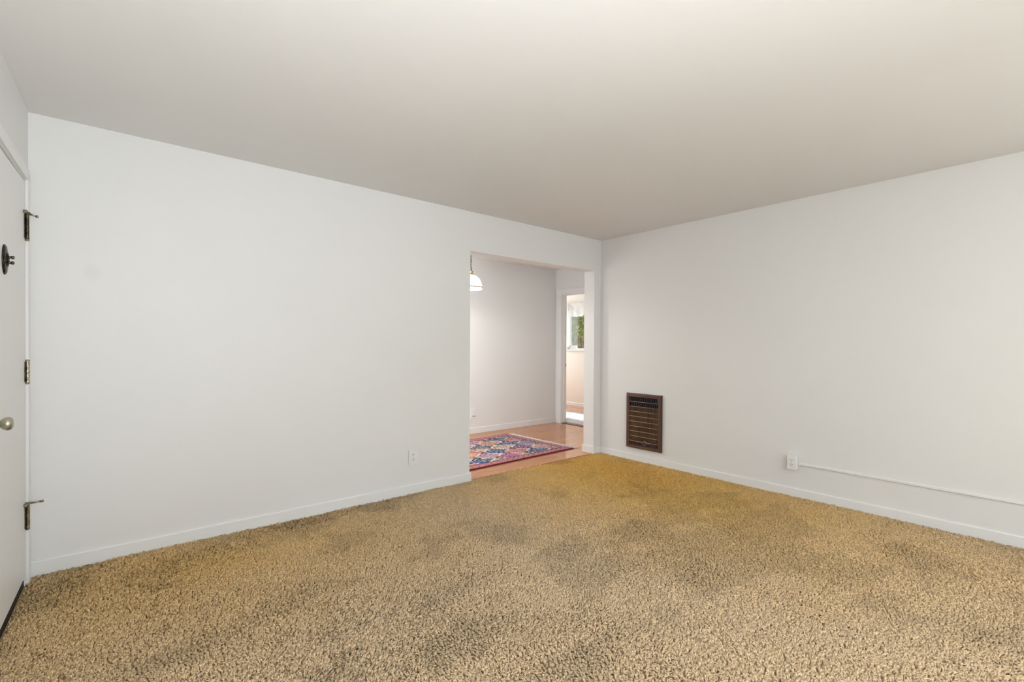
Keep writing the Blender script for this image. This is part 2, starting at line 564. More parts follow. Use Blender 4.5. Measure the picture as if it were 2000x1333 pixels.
W0, W1, WZ0, WZ1 = 5.30, 6.835, 1.15, 2.06
structure('wall_beyond', boxes((XE, XE + 0.12, 3.9, W0, -0.12, CEIL), (XE, XE + 0.12, W1, 8.25, -0.12, CEIL),
                               (XE, XE + 0.12, W0, W1, -0.12, WZ0), (XE, XE + 0.12, W0, W1, WZ1, CEIL)), m_bedwall,
          'cream bedroom wall with the window seen through the doorway', 'wall')
structure('wall_bedroom_end', boxes((XD, XE, 8.15, 8.25, -0.12, 0.80), (XD, XE, 8.15, 8.25, 2.1, CEIL), (XD, 5.65, 8.15, 8.25, 0.8, 2.1),
                                    (7.05, XE, 8.15, 8.25, 0.8, 2.1)), m_bedwall, 'hidden end wall of the bedroom', 'wall')
structure('wall_bedroom_side', boxes((XD, XD2, YD + 0.12, 8.15, -0.12, CEIL)), m_bedwall, 'hidden side wall of the bedroom', 'wall')
structure('wall_bedroom_near', boxes((XD2, XE, 3.9, 4.0, -0.12, CEIL)), m_bedwall, 'hidden near wall of the bedroom', 'wall')
structure('ceiling.002', boxes((XD2, XE + 0.12, 3.9, 8.25, CEIL, CEIL + 0.1)), m_ceil, 'ceiling over the bedroom', 'ceiling')
baseboard('baseboard_beyond', lambda a, b, t: (XE - a, t, b), 4.0, 8.15, 0.068, m_trim, 'white baseboard under the bedroom window')


# ------------------------------------------------------------------ laminate floors, plank by plank
def laminate(name, x0, x1, y0, y1, label, pw=0.118, pl=1.21):
    base = structure(name, boxes((x0, x1, y0, y1, -0.12, -0.009)), m_dark, label, 'floor')
    bm = boxes((0, pl - 0.0012, 0, pw - 0.0010, -0.0085, 0.0))
    bmesh.ops.recalc_face_normals(bm, faces=bm.faces)
    full = bpy.data.meshes.new('plank')
    bm.to_mesh(full)
    bm.free()
    full.materials.append(m_wood)
    row, y = 0, y0
    while y < y1 - 0.005:
        w = min(pw, y1 - y)
        x = x0 - ((row * 0.43) % 1.0) * pl
        while x < x1 - 0.005:
            a, b = max(x, x0), min(x + pl, x1)
            if b - a > 0.01:
                if b - a > pl - 0.001 and w > pw - 1e-6:
                    me = full
                else:
                    bm = boxes((0, b - a - 0.0012, 0, w - 0.0010, -0.0085, 0.0))
                    bmesh.ops.recalc_face_normals(bm, faces=bm.faces)
                    me = bpy.data.meshes.new('plank')
                    bm.to_mesh(me)
                    bm.free()
                    me.materials.append(m_wood)
                p = bpy.data.objects.new('plank', me)
                COL.objects.link(p)
                p.parent = base
                p.location = (a, y, random.uniform(-0.0003, 0))
            x += pl
        y += pw
        row += 1
    return base


laminate('floor.001', 0.62, XD + 0.05, 3.562, YD, 'glossy orange wood laminate floor of the dining room')
laminate('floor.002', XD2 - 0.05, XE, 4.0, 8.15, 'wood laminate floor of the sunny bedroom')

# ------------------------------------------------------------------ shag carpet: backing above, yarn tufts here
def fbm(x, y, seed, scale):
    r = np.random.default_rng(seed)
    out = np.zeros_like(x)
    amp, fr, tot = 1.0, scale, 0.0
    for _ in range(4):
        for _k in range(5):
            a = r.uniform(0, 2 * np.pi)
            ph = r.uniform(0, 2 * np.pi)
            q = fr * r.uniform(0.7, 1.3)
            out += amp * np.sin(q * (x * np.cos(a) + y * np.sin(a)) + ph)
        tot += amp * 1.6
        amp *= 0.6
        fr *= 2.1
    return out / tot


def carpet():
    sp = 0.0070
    xs = np.arange(-0.50, XB - 0.013, sp)
    ys = np.arange(-0.45, 3.578, sp * 0.92)
    gx, gy = np.meshgrid(xs, ys)
    gx = gx + (np.arange(gx.shape[0]) % 2)[:, None] * sp * 0.5
    x = (gx + rng.uniform(-0.0036, 0.0036, gx.shape)).ravel()
    y = (gy + rng.uniform(-0.0036, 0.0036, gy.shape)).ravel()
    # inside the room, and within what the viewpoint (or one beside it) looks at
    ok = x > XL + np.tan(ANG) * (y - YA) + 0.004
    ok &= (y < YA - 0.0135) | ((x > OX0 + 0.016) & (x < OX1 - 0.016))
    ok &= x < XB - 0.0135
    ok &= (x * F.x + y * F.y) > 1.35
    x, y = x[ok], y[ok]
    n = len(x)
    # twisted yarn stands in small clumps with gaps between them
    cs = 0.0140
    best = np.full(n, 1e9)
    cxx, cyy = np.zeros(n), np.zeros(n)
    ix, iy = np.floor(x / cs).astype(int), np.floor(y / cs).astype(int)

    def h2(a, b, k):
        v = np.sin(a * 127.1 + b * 311.7 + k * 74.7) * 43758.5453
        return v - np.floor(v)
    for dx in (-1, 0, 1):
        for dy in (-1, 0, 1):
            px = (ix + dx + 0.1 + 0.8 * h2(ix + dx, iy + dy, 1)) * cs
            py = (iy + dy + 0.1 + 0.8 * h2(ix + dx, iy + dy, 2)) * cs
            d = (px - x) ** 2 + (py - y) ** 2
            m_ = d < best
            best = np.where(m_, d, best)
            cxx, cyy = np.where(m_, px, cxx), np.where(m_, py, cyy)
    cid = h2(np.round(cxx * 4000), np.round(cyy * 4000), 3)
    cid2 = h2(np.round(cxx * 4000), np.round(cyy * 4000), 5)
    # trodden and brushed patches
    worn = fbm(x * 0.9 + y * 0.25, y * 1.25 - x * 0.2, 33, 2.6)
    worn2 = fbm(x, y, 34, 9.0)
    trod = np.clip((worn + 0.55 * worn2 - 0.10) * 1.5, 0, 0.9)
    for sx, sy, rx, ry, an in ((0.03, 2.27, 0.22, 0.055, 0.1), (0.50, 2.42, 0.30, 0.10, 0.3), (0.62, 1.62, 0.10, 0.10, 0.0), (1.45, 1.55, 0.18, 0.08, -0.5),
                               (1.95, 2.45, 0.12, 0.25, 0.2), (1.25, 2.0, 0.2, 0.07, 0.3)):
        ux = ((x - sx) * np.cos(an) + (y - sy) * np.sin(an)) / rx
        uy = (-(x - sx) * np.sin(an) + (y - sy) * np.cos(an)) / ry
        trod = np.clip(trod + 0.9 * np.exp(-(ux ** 2 + uy ** 2)) * (0.7 + 0.6 * worn2), 0, 1)
    pull = 0.22 + 0.22 * trod + 0.12 * (cid2 - 0.5)
    x = x + (cxx - x) * pull
    y = y + (cyy - y) * pull
    la = 2.2 * fbm(x, y, 3, 1.7) + 1.1 * fbm(x, y, 5, 6.0)
    lm = 0.22 + 0.30 * np.clip(fbm(x, y, 8, 3.0) + 0.3, 0, 1.2) + 0.25 * trod
    own = 2 * np.pi * cid
    own2 = rng.uniform(0, 2 * np.pi, n)
    lx = lm * np.cos(la) + 0.55 * np.cos(own) + 0.30 * np.cos(own2)
    ly = lm * np.sin(la) + 0.55 * np.sin(own) + 0.30 * np.sin(own2)
    h = (0.0240 + 0.0020 * fbm(x, y, 21, 4.0) - 0.0035 * trod) * (0.80 + 0.28 * cid2) * rng.uniform(0.88, 1.08, n)
    # next to the baseboards and the laminate the pile is kept inside
    lim = np.where((x > OX0) & (x < OX1), 3.590 - y, YA - 0.012 - y)
    ly = np.where(lim < 0.02, np.minimum(ly, 0.1), ly)
    lx = np.where(XB - 0.012 - x < 0.02, np.minimum(lx, 0.1), lx)
    lx = np.where(x - (XL + np.tan(ANG) * (y - YA)) < 0.02, np.maximum(lx, -0.05), lx)
    z0 = -0.0225
    ll = np.sqrt(1 + lx ** 2 + ly ** 2)
    bend = rng.uniform(0.35, 0.7, n)
    w0 = rng.uniform(0.0028, 0.0036, n)
    w1 = rng.uniform(0.0040, 0.0052, n)
    rot0 = rng.uniform(0, 2 * np.pi, n)
    tw = rng.uniform(0.3, 1.0, n)
    V = np.zeros((n, 7, 3), np.float32)
    for k in range(3):
        a = rot0 + k * 2 * np.pi / 3
        V[:, k, 0] = x + w0 * np.cos(a)
        V[:, k, 1] = y + w0 * np.sin(a)
        V[:, k, 2] = z0
        b = a + tw
        hm = 0.74
        V[:, 3 + k, 0] = x + lx * h / ll * hm * bend + w1 * np.cos(b)
        V[:, 3 + k, 1] = y + ly * h / ll * hm * bend + w1 * np.sin(b)
        V[:, 3 + k, 2] = z0 + h * hm + 0.0015 * np.cos(b + 1)
    V[:, 6, 0] = x + lx * h / ll
    V[:, 6, 1] = y + ly * h / ll
    V[:, 6, 2] = z0 + h * (0.55 + 0.45 / ll) + 0.0005
    tri = []
    for k in range(3):
        j = (k + 1) % 3
        tri += [(k, j, 3 + j), (k, 3 + j, 3 + k), (3 + k, 3 + j, 6)]
    tri = np.array(tri, np.int32)
    T = (np.arange(n, dtype=np.int32) * 7)[:, None, None] + tri[None]
    T = T.reshape(-1)
    me = bpy.data.meshes.new('carpet')
    me.vertices.add(n * 7)
    me.vertices.foreach_set('co', V.reshape(-1))
    nt = n * 9
    me.loops.add(nt * 3)
    me.loops.foreach_set('vertex_index', T)
    me.polygons.add(nt)
    me.polygons.foreach_set('loop_start', np.arange(nt, dtype=np.int32) * 3)
    me.polygons.foreach_set('use_smooth', np.ones(nt, bool))
    me.update(calc_edges=True)
    shade = np.clip((1.0 + 0.16 * (cid - 0.5) + rng.normal(0, 0.06, n)) * (1.03 - 0.20 * trod), 0.6, 1.22)
    at = me.attributes.new('yarn', 'FLOAT', 'POINT')
    at.data.foreach_set('value', np.repeat(shade, 7).astype(np.float32))
    me.materials.append(m_pile)
    o = bpy.data.objects.new('carpet', me)
    COL.objects.link(o)
    tag(o, 'beige shag wall to wall carpet, golden toward the opening', 'carpet', kind='stuff')
    return n


print('tufts', carpet())

# ------------------------------------------------------------------ door_1: entry door in the left wall
d1 = tag(empty('door_1', (XL, YA, 0), -ANG), 'flush white entry door at the left edge with dark brass hinges', 'door', kind='structure')
bm = bmesh.new()
box(bm, -0.042, 0.0, DY0, DY1, 0.036, DTOP + 0.0020)
for v in bm.verts:                       # the latch side has dropped a little
    if v.co.z > 1 and v.co.y < -0.5:
        v.co.z -= 0.0140
obj('door_slab', bm, m_door, d1, bevel=0.0012)
obj('head_gap_shade', boxes((-0.040, -0.010, DY0, DY1, 2.0508, 2.0524)), m_dark, d1)  # black strip put in for the shade of the gap over the door
# jamb lining and a dark slab standing in for the shade in the door gaps
obj('jamb', boxes((-0.12, -0.001, -0.100, -0.0921, -0.02, 2.060), (-0.12, -0.001, DY0 - 0.012, DY0 - 0.004, -0.02, 2.060),
                  (-0.12, -0.001, DY0 - 0.012, -0.0921, 2.0525, 2.060)), m_trim, d1)
obj('threshold', boxes((-0.12, -0.006, DY0, DY1, -0.02, 0.012)), m_heater_side, d1)
obj('gap_shade_slab', boxes((-0.10, -0.046, DY0 - 0.004, DY1 + 0.003, 0.013, 2.0525)), m_dark, d1)
cw = 0.062
bm = bmesh.new()
cp = [(0, 0), (0.011, 0.0), (0.012, 0.004), (0.012, cw * 0.45), (0.010, cw * 0.5), (0.012, cw * 0.56), (0.011, cw - 0.004), (0.008, cw), (0, cw)]
extrude_profile(bm, cp, -0.02, 2.060 + cw, lambda a, b, t: (a, -0.094 + b, t))
extrude_profile(bm, cp, -0.02, 2.060 + cw, lambda a, b, t: (a, DY0 - 0.010 - b, t))
extrude_profile(bm, cp, DY0 - 0.010 - cw, -0.094 + cw, lambda a, b, t: (a, t, 2.061 + b))
obj('casing', bm, m_trim, d1)
HS, HO = -0.1005, 0.0085


def hinge(z0, z1, arm_len, arm_dz, body):
    bm = bmesh.new()
    n = 5
    step = (z1 - z0) / n
    for i in range(n):
        tube(bm, [(HO, HS, z0 + i * step + 0.0008), (HO, HS, z0 + (i + 1) * step - 0.0008)], 0.0078, 12)
    h = obj('hinge', bm, body, d1)
    h['label'] = 'dark aged brass hinge with a pin stop' if arm_len else 'dark aged brass hinge'
    obj('hinge_leaf', boxes((-0.002, 0.0025, HS - 0.028, HS + 0.006, z0 + 0.004, z1 - 0.004)), m_brass_dark, h)
    bm = bmesh.new()
    for z in (z0, z1):
        s = -1 if z == z0 else 1
        lathe(bm, [(0.0001, z + s * 0.010), (0.006, z + s * 0.009), (0.0088, z + s * 0.005), (0.0088, z + s * 0.001), (0.004, z)], 12, (HO, HS, 0))
    tube(bm, [(HO, HS, z0), (HO, HS, z1)], 0.004, 8)
    obj('hinge_pin', bm, m_brass_worn, h, smooth=True)
    if arm_len:
        za = z1 + 0.002
        bm = bmesh.new()
        lathe(bm, [(0.011, za - 0.002), (0.013, za), (0.013, za + 0.007), (0.011, za + 0.009)], 14, (HO, HS, 0))
        # arm reaching into the room, its threaded end and pad
        tube(bm, [(HO, HS, za + 0.004), (HO + arm_len * 0.55, HS - 0.002, za + arm_dz * 0.4), (HO + arm_len, HS - 0.004, za + arm_dz)], [0.006, 0.0045, 0.0035], 8)
        tube(bm, [(HO + arm_len * 0.86, HS - 0.004, za + arm_dz * 0.86), (HO + arm_len + 0.006, HS - 0.004, za + arm_dz * 1.06)], 0.0062, 10)
        # short arm that bears on the door
        tube(bm, [(HO, HS, za + 0.004), (HO + 0.004, HS - 0.045, za + 0.003)], 0.0052, 8)
        tube(bm, [(HO + 0.006, HS - 0.045, za + 0.003), (HO - 0.008, HS - 0.046, za + 0.003)], 0.008, 10)
        obj('pin_stop', bm, m_brass_worn, h, smooth=True)


hinge(1.757, 1.884, 0.036, -0.009, m_brass_dark)
hinge(1.026, 1.133, 0, 0, m_brass_worn)
hinge(0.278, 0.400, 0.052, 0.006, m_brass_worn)
# knob near the latch edge
bm = bmesh.new()
KY, KZ = -0.876, 0.912
lathe(bm, [(0.030, 0.0), (0.030, 0.004), (0.026, 0.008), (0.012, 0.010)], 28, (0, KY, KZ), 'x')
lathe(bm, [(0.011, 0.006), (0.011, 0.028), (0.019, 0.034), (0.0255, 0.044), (0.0262, 0.052), (0.0235, 0.060), (0.016, 0.0645), (0.0001, 0.066)], 28, (0, KY, KZ), 'x')
k = obj('knob', bm, m_knob, d1, smooth=True)
k['label'] = 'dull brass door knob'
# oval door viewer plate with its small latch
PY, PZ = -0.60, 1.584
bm = bmesh.new()
lathe(bm, [(0.065, 0.0), (0.065, 0.003), (0.060, 0.007), (0.045, 0.0095), (0.030, 0.010), (0.029, 0.013), (0.016, 0.016), (0.0001, 0.017)], 36, (0, PY, PZ), 'x', (0.72, 1.0))
pl = obj('viewer_plate', bm, m_blackened, d1, smooth=True)
pl['label'] = 'oval dark brass door viewer plate'
for dz, dy in ((0.011, 0.0), (-0.013, -0.004)):
    bm = bmesh.new()
    tube(bm, [(0.008, PY + dy, PZ + dz * 0.8), (0.018, PY + dy, PZ + dz), (0.026, PY + dy, PZ + dz)], [0.007, 0.0056, 0.005], 10)
    lathe(bm, [(0.0001, 0.020), (0.006, 0.021), (0.0080, 0.026), (0.006, 0.031), (0.0001, 0.0325)], 12, (0, PY + dy, PZ + dz), 'x')
    obj('latch_prong', bm, m_brass_dark, pl, smooth=True)
for dz in (0.05, -0.05):
    bm = bmesh.new()
    lathe(bm, [(0.0045, 0.006), (0.0045, 0.0085), (0.003, 0.0098), (0.0001, 0.010)], 10, (0, PY, PZ + dz), 'x')
    obj('screw', bm, m_brass_worn, pl, smooth=True)

# ------------------------------------------------------------------ door_2: cased doorway into the bedroom
d2 = tag(empty('door_2', (XD, 0, 0)), 'white cased doorway from the dining room into the bedroom', 'door', kind='structure')
cw2 = 0.108
cp2 = [(0, 0.004), (0.010, 0.004), (0.011, 0.02), (0.014, 0.026), (0.015, cw2 - 0.012), (0.012, cw2), (0, cw2)]
bm = bmesh.new()
extrude_profile(bm, cp2, 0.0, DOZ + cw2 * 0.75, lambda a, b, t: (-a, DO1 + b, t))
extrude_profile(bm, cp2, 0.0, DOZ + cw2 * 0.75, lambda a, b, t: (-a, DO0 - b, t))
extrude_profile(bm, cp2, DO0 - cw2, DO1 + cw2, lambda a, b, t: (-a, t, DOZ + b * 0.75))
obj('casing', bm, m_trim, d2)
obj('jamb', boxes((-0.002, 0.102, DO1 - 0.006, DO1 + 0.001, 0.001, DOZ), (-0.002, 0.102, DO0 - 0.001, DO0 + 0.006, 0.001, DOZ),
                  (-0.002, 0.102, DO0 + 0.006, DO1 - 0.006, DOZ - 0.006, DOZ + 0.001)), m_trim, d2)
obj('stop_strip', boxes((0.040, 0.075, DO1 - 0.018, DO1 - 0.006, 0.001, DOZ - 0.006), (0.040, 0.075, DO0 + 0.006, DO0 + 0.018, 0.001, DOZ - 0.006),
                        (0.040, 0.075, DO0 + 0.018, DO1 - 0.018, DOZ - 0.018, DOZ - 0.006)), m_trim, d2)
obj('threshold', boxes((0.0, 0.10, DO0 + 0.006, DO1 - 0.006, 0.0, 0.007)), m_heater, d2, bevel=0.003)
sk = obj('strike_plate', boxes((0.078, 0.097, DO1 - 0.0085, DO1 - 0.0055, 0.888, 0.942)), m_brass_dark, d2)
sk['label'] = 'dark strike plate'

# ------------------------------------------------------------------ window_1: bedroom window
w1 = tag(empty('window_1', (XE, 0, 0)), 'white framed bedroom window looking out on green shrubs', 'window', kind='structure')
obj('window_frame', boxes((0.03, 0.10, W0, W1, WZ0, WZ0 + 0.028), (0.03, 0.10, W0, W1, WZ1 - 0.03, WZ1),
                          (0.03, 0.10, W0, W0 + 0.03, WZ0 + 0.028, WZ1 - 0.03), (0.03, 0.10, W1 - 0.022, W1, WZ0 + 0.028, WZ1 - 0.03)), m_trim, w1)
obj('window_sill', boxes((-0.045, 0.10, W0 - 0.06, W1 + 0.06, WZ0 - 0.026, WZ0)), m_trim, w1, bevel=0.004)
SY = 6.625
sa = obj('sash', boxes((0.045, 0.07, SY, W1 - 0.022, WZ0 + 0.028, WZ0 + 0.085), (0.045, 0.07, SY, W1 - 0.022, WZ1 - 0.06, WZ1 - 0.03)), m_trim, w1)
obj('pane', boxes((0.056, 0.060, SY + 0.012, W1 - 0.022, WZ0 + 0.085, WZ1 - 0.06)), m_glass, sa)
obj('insect_screen', boxes((0.085, 0.0865, SY + 0.002, W1 - 0.022, WZ0 + 0.03, WZ1 - 0.032)), m_screen, w1)
obj('pane', boxes((0.076, 0.080, W0 + 0.03, SY, WZ0 + 0.028, WZ1 - 0.03)), m_glass, w1)

# sheer valance with a hanging tail
vl = tag(empty('sheer_valance', (XE - 0.05, 6.10, 2.09)), 'sheer white swag valance hung across the top of the bedroom window', 'curtain')
bm = bmesh.new()
tube(bm, [(0, -0.95, 0), (0, 0.90, 0)], 0.009, 10)
lathe(bm, [(0.0001, 0.90), (0.014, 0.905), (0.016, 0.915), (0.010, 0.928), (0.0001, 0.93)], 12, (0, 0, 0), 'y')
for yy in (-0.9, 0.86):
    box(bm, 0.0, 0.05, yy - 0.008, yy + 0.008, -0.012, 0.008)
obj('curtain_rod', bm, m_trim, vl, smooth=False)


def cloth(name, y0, y1, drop, nu=60, nv=22, amp=0.016, folds=9, off=-0.012, m=None):
    bm = bmesh.new()
    g = []
    for j in range(nv + 1):
        v = j / nv
        row = []
        for i in range(nu + 1):
            u = i / nu
            d = drop(u)
            z = 0.012 - v * d
            x = off + amp * math.sin(u * folds * 2 * math.pi + 3 * v) * (0.4 + 0.6 * v) - 0.02 * math.sin(v * math.pi * 3.0 + u * 2) * math.sin(math.pi * u) ** 0.5
            row.append(bm.verts.new((x, y0 + (y1 - y0) * u, z)))
        g.append(row)
    for j in range(nv):
        for i in range(nu):
            bm.faces.new((g[j][i], g[j][i + 1], g[j + 1][i + 1], g[j + 1][i]))
    return obj(name, bm, m or m_sheer, vl, smooth=True)


cloth('swag', 0.02, 0.86, lambda u: 0.20 + 0.085 * math.sin(math.pi * u) ** 0.8, folds=5)
cloth('swag', -0.90, 0.03, lambda u: 0.20 + 0.085 * math.sin(math.pi * u) ** 0.8, folds=5, off=-0.018)
cloth('tail', 0.605, 0.81, lambda u: 0.88 + 0.06 * u, nu=30, amp=0.010, folds=4, off=-0.03, m=m_tail)

# ------------------------------------------------------------------ white shag rug just inside the bedroom
wr = tag(empty('bedroom_rug', (5.52, 4.55, 0)), 'white shag rug on the bedroom floor, just inside the doorway', 'rug')
WRX, WRY = 0.90, 1.75
bm = boxes((0.0, WRX, 0.0, WRY, 0.0006, 0.012))
obj('rug_backing', bm, m_shag, wr)


def shag_rug():
    g = np.random.default_rng(4)
    n = 9000
    x, y = g.uniform(0, WRX, n), g.uniform(0, WRY, n)
    V = np.zeros((n, 5, 3), np.float32)
    la, ln = g.uniform(0, 2 * np.pi, n), g.uniform(0.004, 0.022, n)
    a0 = g.uniform(0, 2 * np.pi, n)
    hh = g.uniform(0.016, 0.028, n)
    for k in range(4):
        a = a0 + k * np.pi / 2
        V[:, k, 0], V[:, k, 1], V[:, k, 2] = x + 0.007 * np.cos(a), y + 0.007 * np.sin(a), 0.008
    V[:, 4, 0], V[:, 4, 1], V[:, 4, 2] = x + ln * np.cos(la), y + ln * np.sin(la), 0.008 + hh
    V[:, :, 0] = np.maximum(V[:, :, 0], -0.002)
    tri = np.array([(0, 1, 4), (1, 2, 4), (2, 3, 4), (3, 0, 4)], np.int32)
    T = ((np.arange(n, dtype=np.int32) * 5)[:, None, None] + tri[None]).reshape(-1, 3)
    me = bpy.data.meshes.new('shag_pile')
    me.from_pydata(V.reshape(-1, 3).tolist(), [], T.tolist())
    me.materials.append(m_shag)
    o = bpy.data.objects.new('shag_pile', me)
    COL.objects.link(o)
    o.parent = wr
    o['kind'] = 'stuff'


shag_rug()

# ------------------------------------------------------------------ shrubs outside the bedroom window
structure('ground', boxes((7.30, 13.5, 1.0, 14.0, -0.30, -0.15)), m_ground, 'bare yard ground outside the bedroom window', 'ground')


def shrub(name, loc, h, rad, nleaf, leafm, seed, label, crown_z, leaf=0.07):
    r = random.Random(seed)
    t = tag(empty(name, loc), label, 'shrub', 'shrubs outside the bedroom window')
    bm = bmesh.new()
    for s in range(5):
        a = s * 1.256 + r.uniform(-0.3, 0.3)
        q = r.uniform(0.25, 0.6) * rad
        tube(bm, [(0.03 * math.cos(a), 0.03 * math.sin(a), -0.02), (q * 0.4 * math.cos(a), q * 0.4 * math.sin(a), h * 0.35),
                  (q * math.cos(a + .3), q * math.sin(a + .3), h * 0.62), (q * 1.2 * math.cos(a + .5), q * 1.2 * math.sin(a + .5), h * 0.9)],
             [0.04, 0.030, 0.02, 0.008], 7)
    obj('stem', bm, m_bark, t, smooth=True)
    bm = bmesh.new()
    # clusters of leaves
    for c in range(nleaf // 14):
        zz = r.uniform(crown_z, h)
        k = 1.0 - 0.55 * max(0, (zz - crown_z) / (h - crown_z)) ** 2
        a = r.uniform(0, 2 * math.pi)
        q = rad * k * math.sqrt(r.uniform(0.1, 1))
        cx, cy = q * math.cos(a), q * math.sin(a)
        for _ in range(14):
            p = Vector((cx + r.gauss(0, 0.06), cy + r.gauss(0, 0.06), zz + r.gauss(0, 0.06)))
            d = Vector((r.gauss(0, 1), r.gauss(0, 1), r.gauss(-0.2, 0.7))).normalized()
            s = d.cross(Vector((r.gauss(0, 1), r.gauss(0, 1), r.gauss(0, 1)))).normalized()
            L, w = leaf * r.uniform(0.7, 1.3), leaf * 0.28
            nrm = s.cross(d) * L * 0.12
            v = [bm.verts.new(q2) for q2 in (p, p + d * L * 0.45 + s * w - nrm, p + d * L, p + d * L * 0.45 - s * w - nrm)]
            bm.faces.new((v[0], v[1], v[2]))
            bm.faces.new((v[0], v[2], v[3]))
    f = obj('foliage', bm, leafm, t)
    f['kind'] = 'stuff'
    return t


s1 = shrub('shrub', (9.50, 8.68, -0.15), 2.75, 0.52, 15000, m_leaf_bright, 3, 'yellow green leafy shrub with a shaggy brown stem, right of the window view', 1.62, 0.062)
bm = bmesh.new()
rr_ = random.Random(21)
for _ in range(900):                     # dry hanging leaves round the stems
    a = rr_.uniform(0, 2 * math.pi)
    q = 0.42 * math.sqrt(rr_.uniform(0.05, 1))
    p = Vector((q * math.cos(a), q * math.sin(a), rr_.uniform(0.95, 1.78)))
    d = Vector((rr_.gauss(0, 0.45), rr_.gauss(0, 0.45), -1)).normalized()
    s_ = d.cross(Vector((rr_.gauss(0, 1), rr_.gauss(0, 1), 0.2))).normalized() * 0.012
    L = rr_.uniform(0.14, 0.30)
    v = [bm.verts.new(q2) for q2 in (p, p + d * L * 0.5 + s_, p + d * L, p + d * L * 0.5 - s_)]
    bm.faces.new((v[0], v[1], v[2]))
    bm.faces.new((v[0], v[2], v[3]))
f = obj('dry_leaves', bm, m_dry, s1)
f['kind'] = 'stuff'
f['label'] = 'dry brown hanging leaves'
shrub('shrub', (10.3, 9.80, -0.15), 2.72, 0.62, 14000, m_leaf_grey, 5, 'grey green shrub at the left of the view, behind the window screen', 0.7, 0.06)
shrub('shrub', (11.95, 10.75, -0.15), 2.9, 0.85, 9000, m_leaf_grey, 9, 'dark shrub behind the yellow green one, farthest outside the bedroom window', 0.5, 0.10)

# ------------------------------------------------------------------ wall heater
hx = XB
ht = tag(empty('wall_heater', (hx, 2.953, 0.133)), 'brown framed recessed gas wall heater with wire grille, low on right wall', 'heater')
HW, HH, HD = 0.2145, 0.587, 0.030           # half width, height, how far it stands out
obj('case', boxes((-0.024, -0.0005, -HW, -HW + 0.006, 0, HH), (-0.024, -0.0005, HW - 0.006, HW, 0, HH),
                  (-0.024, -0.0005, -HW + 0.006, HW - 0.006, 0, 0.006), (-0.024, -0.0005, -HW + 0.006, HW - 0.006, HH - 0.006, HH),
                  (-0.0035, -0.0005, -HW + 0.006, HW - 0.006, 0.006, HH - 0.006)), [m_heater_side], ht)
fw = 0.036


def frame_bar(bm, y0, y1, z0, z1):
    box(bm, -HD, -0.024, y0, y1, z0, z1)


bm = bmesh.new()
# mitred frame with a raised inner lip
o_ = [(-HW, 0), (HW, 0), (HW, HH), (-HW, HH)]
loops = []
for ins, dx in ((0.0, -0.0235), (0.002, -0.029), (0.012, -HD), (fw - 0.008, -HD + 0.002), (fw - 0.003, -HD - 0.001), (fw, -HD + 0.004), (fw, -0.010)):
    loops.append([bm.verts.new((dx, y + (ins if y < 0 else -ins), z + (ins if z < HH / 2 else -ins))) for y, z in o_])
for a, b in zip(loops, loops[1:]):
    for i in range(4):
        j = (i + 1) % 4
        bm.faces.new((a[i], a[j], b[j], b[i]))
obj('frame', bm, m_heater, ht)
iy0, iy1, iz0, iz1 = -HW + fw, HW - fw, fw, HH - fw
row = 0.0527
zt1, zt2 = iz1 - 0.053, iz1 - 0.107
# reflector panel with upright corrugations behind the wires
bm = bmesh.new()
zlo = iz1 - 9 * row + 0.004
ncor = 26
vs = []
for i in range(ncor * 2 + 1):
    yy = iy0 + (iy1 - iy0) * i / (ncor * 2)
    dx = -0.0055 if i % 2 else -0.0085
    vs.append((bm.verts.new((dx, yy, zlo)), bm.verts.new((dx, yy, zt2))))
for a, b in zip(vs, vs[1:]):
    bm.faces.new((a[0], b[0], b[1], a[1]))
obj('reflector', bm, m_radiant, ht)
obj('dark_backing', boxes((-0.0060, -0.0040, iy0, iy1, zt2 + 0.0005, iz1)), m_black, ht)
obj('dark_backing', boxes((-0.0060, -0.0040, iy0, iy1, iz0, zlo - 0.0005)), m_black, ht)
# two rows of upright louvers at the top, the second half a step over
for r_ in range(2):
    z1_ = iz1 - r_ * 0.0535
    bm = bmesh.new()
    n_ = 16
    for i in range(n_):
        yy = iy0 + (i + (0.25 if r_ == 0 else 0.75)) * (iy1 - iy0) / n_
        if yy + 0.004 < iy1:
            box(bm, -0.026, -0.011, yy, yy + 0.0042, z1_ - 0.0495, z1_ - 0.002)
    obj('louver_row', bm, m_louver, ht)
bm = bmesh.new()
for i in range(9):
    z_ = iz1 - (i + 1) * row
    tube(bm, [(-0.024, iy1, z_), (-0.024, iy0, z_)], 0.0016, 6)
obj('cross_wires', bm, m_wire, ht)
bm = bmesh.new()
for i in range(29):
    yy = iy0 + (i + 0.5) * (iy1 - iy0) / 29
    tube(bm, [(-0.0215, yy, iz0), (-0.0215, yy, zt2)], 0.0012 if i % 4 else 0.0018, 5)
obj('upright_wires', bm, m_wire_dark, ht)
